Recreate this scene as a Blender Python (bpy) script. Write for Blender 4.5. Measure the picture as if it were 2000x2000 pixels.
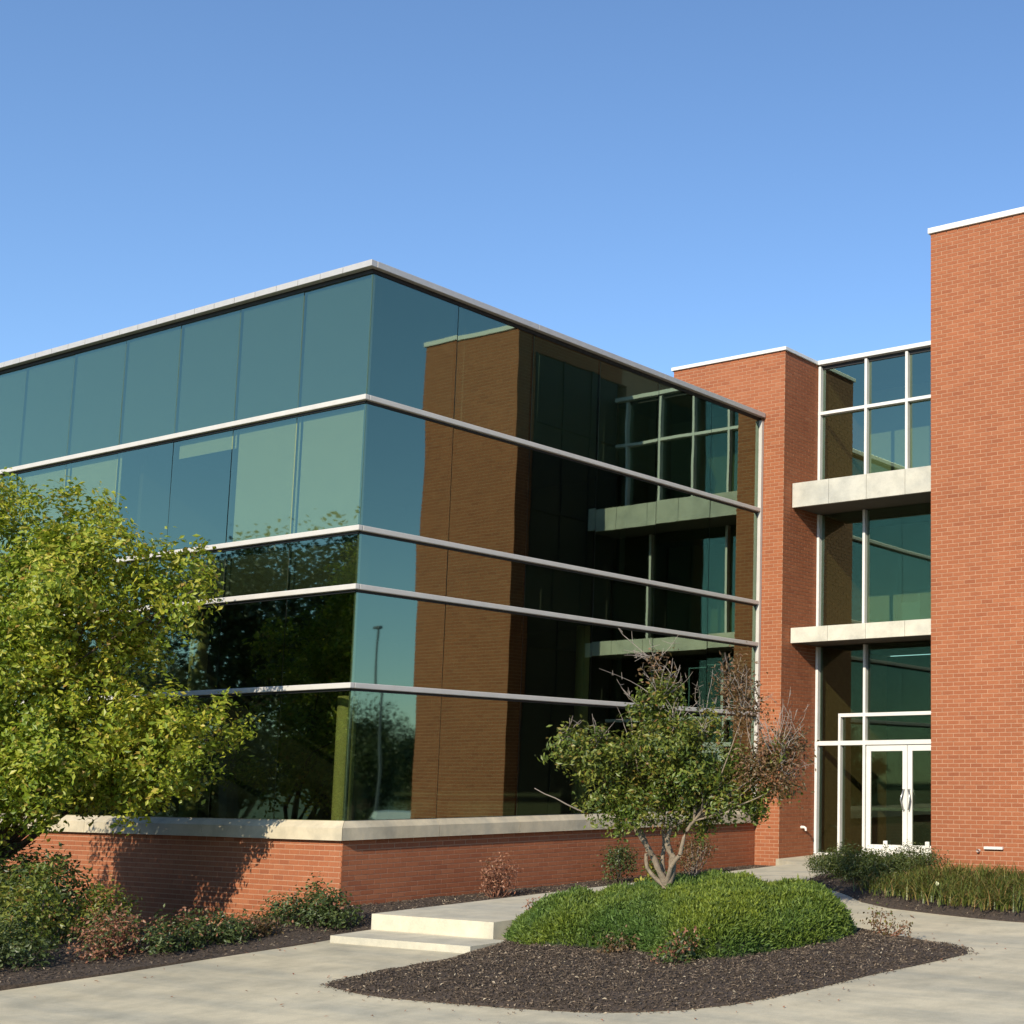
import bpy, math, random
import numpy as np
from mathutils import Vector, Matrix

scene = bpy.context.scene
for o in list(bpy.data.objects):
    bpy.data.objects.remove(o)
C = scene.collection
RNG = np.random.default_rng(7)
random.seed(7)

# ------------------------------------------------------------------ camera
F_PX, PX, PY = 2655.0, 1808.0, 1190.0          # focal length and optical centre, in 2000 px picture units
YAW, PITCH = 29.52, 7.18
CAM = Vector((18.204, -13.996, 0.312))
cam_d = bpy.data.cameras.new('camera')
cam = bpy.data.objects.new('camera', cam_d)
C.objects.link(cam)
cam.location = CAM
cam.rotation_euler = (math.radians(90 + PITCH), 0, math.radians(YAW))
cam_d.sensor_width = 36
cam_d.lens = 36 * F_PX / 2000
cam_d.shift_x = (1000 - PX) / 2000
cam_d.shift_y = (PY - 1000) / 2000
cam_d.clip_end = 3000
scene.camera = cam

# ------------------------------------------------------------------ light
SUN_EL, SUN_AZ = 27.0, 15.0                    # height; swing from straight in front of the glass wing towards +x
sun_dir = Vector((math.sin(math.radians(SUN_AZ)) * math.cos(math.radians(SUN_EL)),
                  -math.cos(math.radians(SUN_AZ)) * math.cos(math.radians(SUN_EL)),
                  math.sin(math.radians(SUN_EL))))
world = bpy.data.worlds.new('World')
scene.world = world
world.use_nodes = True
nt = world.node_tree
bg = nt.nodes['Background']
sky = nt.nodes.new('ShaderNodeTexSky')
sky.sky_type = 'NISHITA'
sky.sun_disc = False
sky.sun_elevation = math.radians(SUN_EL)
sky.sun_rotation = math.atan2(sun_dir.x, sun_dir.y)
sky.air_density = 1.0
sky.dust_density = 0.0
sky.ozone_density = 5.0
bg.inputs['Strength'].default_value = 0.15
nt.links.new(sky.outputs[0], bg.inputs['Color'])
sl = bpy.data.lights.new('sun', 'SUN')
sl.energy = 4.4
sl.angle = math.radians(0.5)
sl.color = (1.0, 0.90, 0.72)
sun = bpy.data.objects.new('sun', sl)
C.objects.link(sun)
sun.location = (20, -60, 40)
sun.rotation_euler = (-sun_dir).to_track_quat('-Z', 'Y').to_euler()

scene.view_settings.view_transform = 'Standard'
scene.view_settings.look = 'None'
scene.view_settings.exposure = 0.38
scene.view_settings.gamma = 1.0
scene.view_settings.use_curve_mapping = False
scene.render.engine = 'CYCLES'
cy = scene.cycles
cy.use_denoising = True
cy.caustics_reflective = False
cy.caustics_refractive = False
cy.max_bounces = 10
cy.diffuse_bounces = 3
cy.glossy_bounces = 5
cy.transparent_max_bounces = 16
cy.sample_clamp_indirect = 8

# ------------------------------------------------------------------ materials
def new_mat(name):
    m = bpy.data.materials.new(name)
    m.use_nodes = True
    t = m.node_tree
    return m, t, t.nodes['Principled BSDF']

def N(t, kind, **kw):
    n = t.nodes.new(kind)
    for k, v in kw.items():
        setattr(n, k, v)
    return n

def ramp(t, stops, fac):
    r = N(t, 'ShaderNodeValToRGB')
    e = r.color_ramp.elements
    while len(e) < len(stops):
        e.new(0.5)
    for el, (p, c) in zip(e, stops):
        el.position = p
        el.color = (*c, 1)
    t.links.new(fac, r.inputs['Fac'])
    return r.outputs['Color']

def noise(t, scale, detail=4, rough=0.55, vec=None):
    n = N(t, 'ShaderNodeTexNoise')
    n.inputs['Scale'].default_value = scale
    n.inputs['Detail'].default_value = detail
    n.inputs['Roughness'].default_value = rough
    if vec is not None:
        t.links.new(vec, n.inputs['Vector'])
    return n.outputs['Fac']

def bump(t, bsdf, h, dist, strength=1.0):
    b = N(t, 'ShaderNodeBump')
    b.inputs['Distance'].default_value = dist
    b.inputs['Strength'].default_value = strength
    t.links.new(h, b.inputs['Height'])
    t.links.new(b.outputs[0], bsdf.inputs['Normal'])

def geo_pos(t):
    return N(t, 'ShaderNodeNewGeometry').outputs['Position']

def simple(name, col, rough=0.5, metal=0.0, var=0.12, scale=3.0, bumpd=0.0):
    m, t, b = new_mat(name)
    f = noise(t, scale, 5, 0.6, geo_pos(t))
    lo = tuple(c * (1 - var) for c in col)
    hi = tuple(min(1, c * (1 + var)) for c in col)
    t.links.new(ramp(t, [(0.3, lo), (0.7, hi)], f), b.inputs['Base Color'])
    b.inputs['Roughness'].default_value = rough
    b.inputs['Metallic'].default_value = metal
    if bumpd:
        bump(t, b, noise(t, scale * 12, 3, 0.6, geo_pos(t)), bumpd)
    return m

def island_random(t):
    a = N(t, 'ShaderNodeNewGeometry').outputs['Random Per Island']
    o = N(t, 'ShaderNodeObjectInfo').outputs['Random']
    s = N(t, 'ShaderNodeMath', operation='ADD')
    t.links.new(a, s.inputs[0]); t.links.new(o, s.inputs[1])
    f = N(t, 'ShaderNodeMath', operation='FRACT')
    t.links.new(s.outputs[0], f.inputs[0])
    return f.outputs[0]

def mat_brick():
    m, t, b = new_mat('brick')
    rnd = island_random(t)
    base = ramp(t, [(0.0, (0.28, 0.084, 0.033)), (0.12, (0.31, 0.097, 0.038)), (0.6, (0.33, 0.106, 0.042)),
                    (0.9, (0.345, 0.114, 0.046)), (1.0, (0.36, 0.127, 0.055))], rnd)
    pos = geo_pos(t)
    big = noise(t, 0.45, 4, 0.6, pos)
    fine = noise(t, 60, 3, 0.7, pos)
    mx = N(t, 'ShaderNodeMix', data_type='RGBA', blend_type='MULTIPLY')
    mx.inputs['Factor'].default_value = 1
    t.links.new(base, mx.inputs[6])
    t.links.new(ramp(t, [(0.3, (0.90, 0.89, 0.88)), (0.7, (1.07, 1.07, 1.06))], big), mx.inputs[7])
    mx2 = N(t, 'ShaderNodeMix', data_type='RGBA', blend_type='MULTIPLY')
    mx2.inputs['Factor'].default_value = 1
    t.links.new(mx.outputs[2], mx2.inputs[6])
    t.links.new(ramp(t, [(0.25, (0.82, 0.82, 0.82)), (0.7, (1.08, 1.08, 1.08))], fine), mx2.inputs[7])
    t.links.new(mx2.outputs[2], b.inputs['Base Color'])
    b.inputs['Roughness'].default_value = 0.85
    bump(t, b, fine, 0.003)
    return m

def mat_glass(name, refl, wob=0.0018):
    m = bpy.data.materials.new(name)
    m.use_nodes = True
    t = m.node_tree
    t.nodes.remove(t.nodes['Principled BSDF'])
    out = t.nodes['Material Output']
    g = N(t, 'ShaderNodeBsdfGlossy')
    g.inputs['Color'].default_value = (0.68, 0.90, 0.68, 1)
    g.inputs['Roughness'].default_value = 0.02
    tr = N(t, 'ShaderNodeBsdfTransparent')
    tr.inputs['Color'].default_value = (0.41, 0.47, 0.34, 1)
    fr = N(t, 'ShaderNodeFresnel')
    fr.inputs['IOR'].default_value = 1.5
    ma = N(t, 'ShaderNodeMath', operation='ADD', use_clamp=True)
    ma.inputs[1].default_value = refl
    t.links.new(fr.outputs[0], ma.inputs[0])
    mx = N(t, 'ShaderNodeMixShader')
    t.links.new(ma.outputs[0], mx.inputs[0])
    t.links.new(tr.outputs[0], mx.inputs[1])
    t.links.new(g.outputs[0], mx.inputs[2])
    t.links.new(mx.outputs[0], out.inputs['Surface'])
    b = N(t, 'ShaderNodeBump')
    b.inputs['Distance'].default_value = wob
    b.inputs['Strength'].default_value = 1
    t.links.new(noise(t, 0.9, 1, 0.4, geo_pos(t)), b.inputs['Height'])
    t.links.new(b.outputs[0], g.inputs['Normal'])
    return m

def mat_clear():
    m = bpy.data.materials.new('glass_back')
    m.use_nodes = True
    t = m.node_tree
    t.nodes.remove(t.nodes['Principled BSDF'])
    tr = N(t, 'ShaderNodeBsdfTransparent')
    tr.inputs['Color'].default_value = (0.95, 1, 0.97, 1)
    t.links.new(tr.outputs[0], t.nodes['Material Output'].inputs['Surface'])
    return m

def mat_leaf(name, stops, patch=None, rough=0.45, trans=0.35):
    """leaf colours by leaf, warped by a broad patch noise"""
    m, t, b = new_mat(name)
    col = ramp(t, stops, island_random(t))
    if patch:
        mx = N(t, 'ShaderNodeMix', data_type='RGBA', blend_type='MULTIPLY')
        mx.inputs['Factor'].default_value = 1
        t.links.new(col, mx.inputs[6])
        t.links.new(ramp(t, [(0.35, patch[0]), (0.65, patch[1])], noise(t, patch[2], 2, 0.5, geo_pos(t))), mx.inputs[7])
        col = mx.outputs[2]
    t.links.new(col, b.inputs['Base Color'])
    b.inputs['Roughness'].default_value = rough
    tl = N(t, 'ShaderNodeBsdfTranslucent')
    t.links.new(col, tl.inputs['Color'])
    ms = N(t, 'ShaderNodeMixShader')
    ms.inputs[0].default_value = trans
    t.links.new(b.outputs[0], ms.inputs[1])
    t.links.new(tl.outputs[0], ms.inputs[2])
    t.links.new(ms.outputs[0], t.nodes['Material Output'].inputs['Surface'])
    return m

def mat_concrete(name, col):
    m, t, b = new_mat(name)
    pos = geo_pos(t)
    big = noise(t, 0.35, 6, 0.62, pos)
    mid = noise(t, 2.3, 6, 0.65, pos)
    mp = N(t, 'ShaderNodeMapping'); mp.inputs['Rotation'].default_value = (0, 0, -0.5); mp.inputs['Scale'].default_value = (0.45, 2.6, 1)
    t.links.new(pos, mp.inputs['Vector'])
    streak = noise(t, 0.9, 5, 0.6, mp.outputs[0])
    fine = noise(t, 90, 2, 0.6, pos)
    c1 = ramp(t, [(0.3, tuple(c * 0.82 for c in col)), (0.5, col), (0.72, tuple(c * 1.08 for c in col))], big)
    mx = N(t, 'ShaderNodeMix', data_type='RGBA', blend_type='MULTIPLY'); mx.inputs['Factor'].default_value = 1
    t.links.new(c1, mx.inputs[6])
    t.links.new(ramp(t, [(0.25, (0.74, 0.745, 0.73)), (0.6, (1.04, 1.03, 1.0))], mid), mx.inputs[7])
    mx2 = N(t, 'ShaderNodeMix', data_type='RGBA', blend_type='MULTIPLY'); mx2.inputs['Factor'].default_value = 1
    mx3 = N(t, 'ShaderNodeMix', data_type='RGBA', blend_type='MULTIPLY'); mx3.inputs['Factor'].default_value = 1
    t.links.new(mx.outputs[2], mx3.inputs[6])
    t.links.new(ramp(t, [(0.35, (0.80, 0.83, 0.86)), (0.6, (1.05, 1.04, 1.0))], streak), mx3.inputs[7])
    t.links.new(mx3.outputs[2], mx2.inputs[6])
    t.links.new(ramp(t, [(0.25, (0.86, 0.86, 0.86)), (0.7, (1.05, 1.05, 1.05))], fine), mx2.inputs[7])
    t.links.new(mx2.outputs[2], b.inputs['Base Color'])
    b.inputs['Roughness'].default_value = 0.9
    bump(t, b, fine, 0.002)
    return m

def mat_mulch():
    m, t, b = new_mat('mulch')
    pos = geo_pos(t)
    f = noise(t, 26, 5, 0.75, pos)
    t.links.new(ramp(t, [(0.3, (0.03, 0.021, 0.014)), (0.55, (0.08, 0.056, 0.04)), (0.75, (0.14, 0.10, 0.072))], f), b.inputs['Base Color'])
    b.inputs['Roughness'].default_value = 0.95
    bump(t, b, noise(t, 34, 4, 0.7, pos), 0.03)
    return m

M = {
    'brick': mat_brick(),
    'mortar': simple('mortar', (0.43, 0.245, 0.15), 0.95, var=0.15, scale=8),
    'glass': mat_glass('glass', 0.24),
    'glass_entry': mat_glass('glass_entry', 0.20),
    'glass_clear': mat_glass('glass_clear', 0.06),
    'glass_back': mat_clear(),
    'alu': simple('brushed_aluminium', (0.54, 0.515, 0.475), 0.5, 0.0, var=0.06),
    'white_metal': simple('white_metal', (0.70, 0.69, 0.66), 0.4, 0.0, var=0.06),
    'fascia': simple('fascia_metal', (0.50, 0.48, 0.46), 0.45, 0.2, var=0.06, scale=6),
    'recess_shade': simple('recess_shade_black', (0.028, 0.024, 0.02), 0.7),  # shade of the tower's side recess put into the colour
    'dark': simple('dark_joint_shade', (0.012, 0.012, 0.013), 0.6),  # near black: real dark joints, and strips that stand in for shade
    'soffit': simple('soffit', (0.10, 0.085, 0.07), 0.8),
    'stone': mat_concrete('cast_stone', (0.54, 0.47, 0.355)),
    'canopy': mat_concrete('canopy_panel', (0.60, 0.58, 0.52)),
    'concrete': mat_concrete('concrete', (0.57, 0.505, 0.37)),
    'concrete_light': mat_concrete('concrete_light', (0.60, 0.55, 0.44)),
    'blind': simple('blind_fabric', (0.90, 0.84, 0.66), 0.8, var=0.03),
    'spandrel': simple('spandrel_panel', (0.24, 0.27, 0.25), 0.7, var=0.03),
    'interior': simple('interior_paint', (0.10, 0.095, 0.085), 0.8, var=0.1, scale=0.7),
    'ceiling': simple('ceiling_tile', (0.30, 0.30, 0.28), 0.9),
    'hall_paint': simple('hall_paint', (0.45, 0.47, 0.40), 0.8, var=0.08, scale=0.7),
    'carpet': simple('carpet', (0.06, 0.06, 0.06), 0.95),
    'column': simple('column_paint', (0.85, 0.70, 0.34), 0.7, var=0.04),
    'mulch': mat_mulch(),
    'lawn': simple('lawn_ground', (0.06, 0.085, 0.03), 0.95, var=0.35, scale=0.9, bumpd=0.02),
    'asphalt': simple('asphalt', (0.06, 0.06, 0.062), 0.9, var=0.2, scale=2, bumpd=0.003),
    'bark': simple('bark_pale', (0.26, 0.205, 0.145), 0.85, var=0.35, scale=14, bumpd=0.01),
    'bark_dark': simple('bark_dark', (0.09, 0.065, 0.045), 0.9, var=0.3, scale=10, bumpd=0.015),
    'twig': simple('dry_twig', (0.30, 0.25, 0.21), 0.85, var=0.3, scale=9),
    'rust_twig': simple('red_brown_twig', (0.22, 0.10, 0.06), 0.85, var=0.3, scale=9),
    'steel': simple('stainless_steel', (0.55, 0.55, 0.55), 0.25, 0.9, var=0.05),
    'brass': simple('painted_fixture', (0.72, 0.66, 0.6), 0.4),
    'tyre': simple('tyre', (0.02, 0.02, 0.02), 0.8),
    'car_paint': simple('white_car_paint', (0.75, 0.75, 0.73), 0.25, var=0.02),
    'car_dark': simple('grey_car_paint', (0.10, 0.11, 0.12), 0.25, var=0.02),
    'car_glass': simple('car_glass', (0.015, 0.018, 0.02), 0.08, var=0.02),
    'leaf_gold': mat_leaf('leaf_yellow_green', [(0.0, (0.13, 0.20, 0.018)), (0.35, (0.27, 0.335, 0.028)), (0.7, (0.38, 0.41, 0.04)), (0.93, (0.50, 0.46, 0.075)), (1.0, (0.38, 0.23, 0.06))],
                          ((0.78, 0.88, 0.8), (1.2, 1.12, 1.0), 0.7), trans=0.38),
    'leaf_myrtle': mat_leaf('leaf_olive', [(0.0, (0.05, 0.08, 0.012)), (0.5, (0.125, 0.165, 0.022)), (0.85, (0.23, 0.25, 0.038)), (1.0, (0.20, 0.10, 0.035))],
                            ((0.8, 0.95, 0.9), (1.2, 1.05, 1.0), 1.6), trans=0.3),
    'leaf_bronze': mat_leaf('leaf_bronze', [(0.0, (0.09, 0.07, 0.02)), (0.5, (0.17, 0.10, 0.04)), (1.0, (0.24, 0.13, 0.07))], trans=0.3),
    'leaf_hedge': mat_leaf('leaf_hedge', [(0.0, (0.062, 0.10, 0.012)), (0.5, (0.128, 0.192, 0.021)), (1.0, (0.21, 0.275, 0.034))],
                           ((0.68, 0.84, 1.3), (1.2, 1.08, 0.9), 0.8), rough=0.6, trans=0.3),
    'leaf_green': mat_leaf('leaf_dark_green', [(0.0, (0.025, 0.042, 0.010)), (0.6, (0.065, 0.095, 0.022)), (1.0, (0.13, 0.16, 0.045))], trans=0.25),
    'leaf_yew': mat_leaf('leaf_yew', [(0.0, (0.03, 0.05, 0.008)), (0.6, (0.07, 0.095, 0.016)), (1.0, (0.12, 0.13, 0.03))], trans=0.25),
    'leaf_rust': mat_leaf('leaf_rust', [(0.0, (0.16, 0.06, 0.03)), (0.5, (0.32, 0.135, 0.075)), (1.0, (0.45, 0.235, 0.14))], trans=0.3),
    'leaf_lily': mat_leaf('leaf_strap', [(0.0, (0.06, 0.095, 0.014)), (0.6, (0.13, 0.15, 0.026)), (0.88, (0.24, 0.20, 0.05)), (1.0, (0.36, 0.21, 0.08))], trans=0.3),
    'leaf_yellow': mat_leaf('leaf_bright_yellow', [(0.0, (0.25, 0.25, 0.03)), (1.0, (0.5, 0.45, 0.08))], trans=0.3),
    'leaf_far': mat_leaf('leaf_far', [(0.0, (0.03, 0.05, 0.012)), (0.6, (0.06, 0.085, 0.02)), (1.0, (0.11, 0.12, 0.03))], trans=0.25),
    'petal': simple('pale_petal', (0.75, 0.75, 0.5), 0.7),
    'chip': mat_leaf('bark_chip', [(0.0, (0.035, 0.025, 0.017)), (0.5, (0.09, 0.064, 0.045)), (0.84, (0.15, 0.11, 0.078)), (0.96, (0.25, 0.185, 0.125)), (1.0, (0.5, 0.42, 0.3))], rough=0.9, trans=0.02),
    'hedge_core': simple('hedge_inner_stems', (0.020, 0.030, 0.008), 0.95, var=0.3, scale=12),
}

# ------------------------------------------------------------------ helpers
def link(name, mesh, mats, parent=None, smooth=False):
    o = bpy.data.objects.new(name, mesh)
    C.objects.link(o)
    if mats and not mesh.materials:
        for mm in (mats if isinstance(mats, (list, tuple)) else [mats]):
            mesh.materials.append(M[mm] if isinstance(mm, str) else mm)
    if parent is not None:
        o.parent = parent
        o.matrix_parent_inverse = parent_inv(parent)
    mesh.polygons.foreach_set('use_smooth', np.full(len(mesh.polygons), bool(smooth)))
    return o

def parent_inv(p):
    """world matrix of a parent built so far (locations only), inverted"""
    m = Matrix.Identity(4)
    while p is not None:
        m = (p.matrix_parent_inverse @ p.matrix_basis) @ m if p.parent else p.matrix_basis @ m
        p = p.parent
    return m.inverted()

def tag(o, label=None, cat=None, group=None, kind=None):
    if label: o['label'] = label
    if cat: o['category'] = cat
    if group: o['group'] = group
    if kind: o['kind'] = kind
    return o

def empty(name, loc, label=None, cat=None, group=None):
    o = bpy.data.objects.new(name, None)
    C.objects.link(o)
    o.location = loc
    o.empty_display_size = 0.3
    return tag(o, label, cat, group)

def mesh_np(name, v, f):
    """v (n,3), f (m,k) all faces of one size"""
    v = np.asarray(v, np.float32); f = np.asarray(f, np.int32)
    me = bpy.data.meshes.new(name)
    me.vertices.add(len(v)); me.vertices.foreach_set('co', v.ravel())
    me.loops.add(f.size); me.loops.foreach_set('vertex_index', f.ravel())
    me.polygons.add(len(f))
    me.polygons.foreach_set('loop_start', np.arange(0, f.size, f.shape[1], dtype=np.int32))
    me.update(calc_edges=True)
    return me

BOXF = np.array([[0, 3, 2, 1], [4, 5, 6, 7], [0, 1, 5, 4], [1, 2, 6, 5], [2, 3, 7, 6], [3, 0, 4, 7]])
BOXV = np.array([[0, 0, 0], [1, 0, 0], [1, 1, 0], [0, 1, 0], [0, 0, 1], [1, 0, 1], [1, 1, 1], [0, 1, 1]], float)

def boxes_mesh(name, lst):
    lst = np.asarray(lst, float)                      # rows x0,x1,y0,y1,z0,z1
    lo = lst[:, [0, 2, 4]]; hi = lst[:, [1, 3, 5]]
    v = lo[:, None, :] + BOXV[None] * (hi - lo)[:, None, :]
    f = BOXF[None] + 8 * np.arange(len(lst))[:, None, None]
    return mesh_np(name, v.reshape(-1, 3), f.reshape(-1, 4))

def box(name, x0, x1, y0, y1, z0, z1, mat, parent=None, bevel=0.0):
    c = ((x0 + x1) / 2, (y0 + y1) / 2, (z0 + z1) / 2)
    me = boxes_mesh(name, [[x0 - c[0], x1 - c[0], y0 - c[1], y1 - c[1], z0 - c[2], z1 - c[2]]])
    if bevel:
        import bmesh
        bm = bmesh.new(); bm.from_mesh(me)
        bmesh.ops.bevel(bm, geom=bm.edges[:], offset=bevel, segments=2, affect='EDGES', profile=0.6)
        bm.to_mesh(me); bm.free()
    o = link(name, me, mat, parent)
    o.location = c
    return o

def boxes(name, lst, mat, parent=None):
    return link(name, boxes_mesh(name, lst), mat, parent)

def prism(name, pts, z0, z1, mat, parent=None):
    """polygon (counter-clockwise) extruded; z0, z1 numbers or functions of x, y"""
    g = lambda z, p: z(*p) if callable(z) else z
    n = len(pts)
    v = [(*p, g(z0, p)) for p in pts] + [(*p, g(z1, p)) for p in pts]
    f = [tuple(range(n - 1, -1, -1)), tuple(range(n, 2 * n))] + [(i, (i + 1) % n, n + (i + 1) % n, n + i) for i in range(n)]
    me = bpy.data.meshes.new(name); me.from_pydata(v, [], f); me.update()
    return link(name, me, mat, parent)

def tubes_mesh(name, paths, sides=6):
    V = []; Fq = []; off = 0
    a = np.linspace(0, 2 * math.pi, sides, endpoint=False)
    for pts, rad in paths:
        pts = np.asarray(pts, float); rad = np.asarray(rad, float)
        tan = np.gradient(pts, axis=0)
        tan /= np.linalg.norm(tan, axis=1)[:, None] + 1e-9
        ref = np.where(np.abs(tan[:, 2:3]) > 0.9, np.array([[1., 0, 0]]), np.array([[0., 0, 1]]))
        s = np.cross(tan, ref); s /= np.linalg.norm(s, axis=1)[:, None] + 1e-9
        u = np.cross(s, tan)
        ring = pts[:, None, :] + rad[:, None, None] * (np.cos(a)[None, :, None] * s[:, None, :] + np.sin(a)[None, :, None] * u[:, None, :])
        n = len(pts)
        V.append(ring.reshape(-1, 3))
        i = np.arange(n - 1)[:, None] * sides; j = np.arange(sides)[None, :]; j2 = (j + 1) % sides
        q = np.stack([i + j, i + j2, i + sides + j2, i + sides + j], -1).reshape(-1, 4) + off
        Fq.append(q)
        off += n * sides
    return mesh_np(name, np.concatenate(V), np.concatenate(Fq))

def unit(v):
    return v / (np.linalg.norm(v, axis=-1, keepdims=True) + 1e-9)

def quads_mesh(name, pos, nrm, length, width, rng, along=None, fold=0.15):
    """one pointed leaf (two faces sharing the midrib, 4 verts) for each position"""
    n = len(pos)
    t = unit(np.cross(nrm, rng.normal(size=(n, 3)))) if along is None else unit(along)
    s = unit(np.cross(nrm, t))
    L = np.asarray(length).reshape(-1, 1) * np.ones((n, 1)); W = np.asarray(width).reshape(-1, 1) * np.ones((n, 1))
    lift = unit(nrm) * W * fold
    a = pos - t * L * 0.5; c = pos + t * L * 0.5
    b = pos + s * W * 0.5 + lift; d = pos - s * W * 0.5 + lift
    v = np.stack([a, b, c, d], 1).reshape(-1, 3)
    k = 4 * np.arange(n)[:, None]
    f = np.concatenate([k + np.array([[0, 1, 2]]), k + np.array([[0, 2, 3]])], 1).reshape(-1, 3)
    return mesh_np(name, v, f)

def crown_points(lobes, n, rng, clump=0.14, per=22, shell=2.4):
    """points of leaves gathered into clumps spread through ellipsoid lobes (x,y,z,rx,ry,rz,weight)"""
    lb = np.asarray(lobes, float)
    w = lb[:, 3] * lb[:, 4] * lb[:, 5]
    w = w ** 0.75 * lb[:, 6]
    nc = max(4, n // per)
    k = rng.choice(len(lb), nc, p=w / w.sum())
    d = unit(rng.normal(size=(nc, 3)))
    r = rng.random(nc) ** (1 / shell)
    cen = lb[k, :3] + d * r[:, None] * lb[k, 3:6]
    kk = rng.integers(0, nc, n)
    pos = cen[kk] + rng.normal(size=(n, 3)) * clump
    out = unit(d[kk] * 0.8 + rng.normal(size=(n, 3)) * 0.6 + np.array([0, 0, 0.45]))
    return pos, out, cen

def at(px, py, dist):
    """world point on the line of sight of a picture point (1932 px units) at a given depth"""
    k = 2000 / 1932
    y, p = math.radians(YAW), math.radians(PITCH)
    fw = np.array([-math.sin(y), math.cos(y), 0]); r = np.array([math.cos(y), math.sin(y), 0])
    Fv = math.cos(p) * fw + np.array([0, 0, math.sin(p)]); U = -math.sin(p) * fw + np.array([0, 0, math.cos(p)])
    d = Fv + (px * k - PX) / F_PX * r + (PY - py * k) / F_PX * U
    return np.array(CAM) + d * dist

def project(P):
    k = 1.0
    y, p = math.radians(YAW), math.radians(PITCH)
    fw = np.array([-math.sin(y), math.cos(y), 0]); r = np.array([math.cos(y), math.sin(y), 0])
    Fv = math.cos(p) * fw + np.array([0, 0, math.sin(p)]); U = -math.sin(p) * fw + np.array([0, 0, math.cos(p)])
    X = np.asarray(P, float) - np.array(CAM)
    d = X @ Fv
    return PX + F_PX * (X @ r) / d, PY - F_PX * (X @ U) / d, d

def smooth01(a, b, x):
    t = np.clip((np.asarray(x, float) - a) / (b - a), 0, 1)
    return t * t * (3 - 2 * t)

def wob(x, y, s=1.0):
    return (np.sin(x * 2.1 * s + 1.3) * np.cos(y * 1.7 * s + .4) + .5 * np.sin(x * 4.7 * s + y * 3.9 * s) + .35 * np.cos(x * 9.1 * s - y * 8.3 * s)) / 1.85

# ------------------------------------------------------------------ ground heights
def z_upper(x, y):
    return -1.55 + 0.0154 * (np.asarray(y, float) + 1)

def z_pave(x, y):
    y = np.asarray(y, float); x = np.asarray(x, float)
    z = -1.88 + 0.05 * (np.clip(y, -6, 20) + 2)
    t = smooth01(2.0, 6.5, y)
    return z * (1 - t) + z_upper(x, y) * t

def z_bed(x, y):
    x = np.asarray(x, float); y = np.asarray(y, float)
    return (-1.60 + 0.05 * np.clip(y, -6, 0) + 0.008 * np.clip(y, 0, 12) + 0.19 * np.clip(x, -3.2, 0)
            - 0.10 * np.clip(x, 0, 2) * smooth01(0.6, -1.2, y))

def inside(poly, x, y):
    poly = np.asarray(poly); r = np.zeros(np.shape(x), bool)
    n = len(poly)
    for i in range(n):
        x0, y0 = poly[i]; x1, y1 = poly[(i + 1) % n]
        c = ((y0 > y) != (y1 > y)) & (x < (x1 - x0) * (y - y0) / (y1 - y0 + 1e-12) + x0)
        r ^= c
    return r

def edge_dist(poly, x, y):
    poly = np.asarray(poly, float); d = np.full(np.shape(x), 1e9)
    n = len(poly)
    for i in range(n):
        a = poly[i]; b = poly[(i + 1) % n]
        ab = b - a
        t = np.clip(((x - a[0]) * ab[0] + (y - a[1]) * ab[1]) / (ab @ ab), 0, 1)
        d = np.minimum(d, np.hypot(x - a[0] - t * ab[0], y - a[1] - t * ab[1]))
    return d

def smooth_poly(p, it=3):
    p = np.asarray(p, float)
    for _ in range(it):
        q = np.roll(p, -1, 0)
        p = np.stack([p * .75 + q * .25, p * .25 + q * .75], 1).reshape(-1, 2)
    return p

def patch(name, poly, zf, mat, step=0.12, skirt=0.25):
    """closed sheet over a polygon following zf(x, y), rim exact, with a skirt going down"""
    import bmesh
    from mathutils.geometry import delaunay_2d_cdt
    poly = np.asarray(poly, float)
    # resample the rim
    rim = []
    for i in range(len(poly)):
        a = poly[i]; b = poly[(i + 1) % len(poly)]
        m = max(1, int(np.hypot(*(b - a)) / step))
        for k in range(m):
            rim.append(a + (b - a) * k / m)
    rim = np.array(rim)
    x0, y0 = poly.min(0); x1, y1 = poly.max(0)
    gx, gy = np.meshgrid(np.arange(x0, x1, step), np.arange(y0, y1, step))
    gx = gx.ravel() + RNG.uniform(-.2, .2, gx.size) * step; gy = gy.ravel() + RNG.uniform(-.2, .2, gy.size) * step
    ok = inside(poly, gx, gy) & (edge_dist(poly, gx, gy) > step * .5)
    pts = np.concatenate([rim, np.stack([gx[ok], gy[ok]], 1)])
    n = len(rim)
    vs, es, fs, _, _, _ = delaunay_2d_cdt([Vector(p) for p in pts], [(i, (i + 1) % n) for i in range(n)], [], 1, 1e-5)
    P = np.array([[v.x, v.y] for v in vs])
    Z = zf(P[:, 0], P[:, 1])
    V = np.column_stack([P, Z])
    me = bpy.data.meshes.new(name)
    faces = [tuple(f) for f in fs]
    if skirt:
        m = len(V)
        V = np.concatenate([V, np.column_stack([V[:n, :2], V[:n, 2] - skirt])])
        faces += [(i, m + i, m + (i + 1) % n, (i + 1) % n) for i in range(n)]
    me.from_pydata(V.tolist(), [], faces); me.update()
    bm = bmesh.new(); bm.from_mesh(me); bmesh.ops.recalc_face_normals(bm, faces=bm.faces[:]); bm.to_mesh(me); bm.free()
    o = link(name, me, mat, None, smooth=False)
    return o

# ================================================================== THE SETTING
tag(link('ground', mesh_np('ground', [(-900, -900, -2.5), (900, -900, -2.5), (900, 900, -2.5), (-900, 900, -2.5)], [[0, 1, 2, 3]]), 'lawn'),
    'wide lawn ground around the building', kind='structure')
tag(box('parking_lot', 13.5, 60, 9.0, 42, -2.6, -2.35, 'asphalt'), 'asphalt parking lot mirrored in the side glass', kind='structure')

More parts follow.
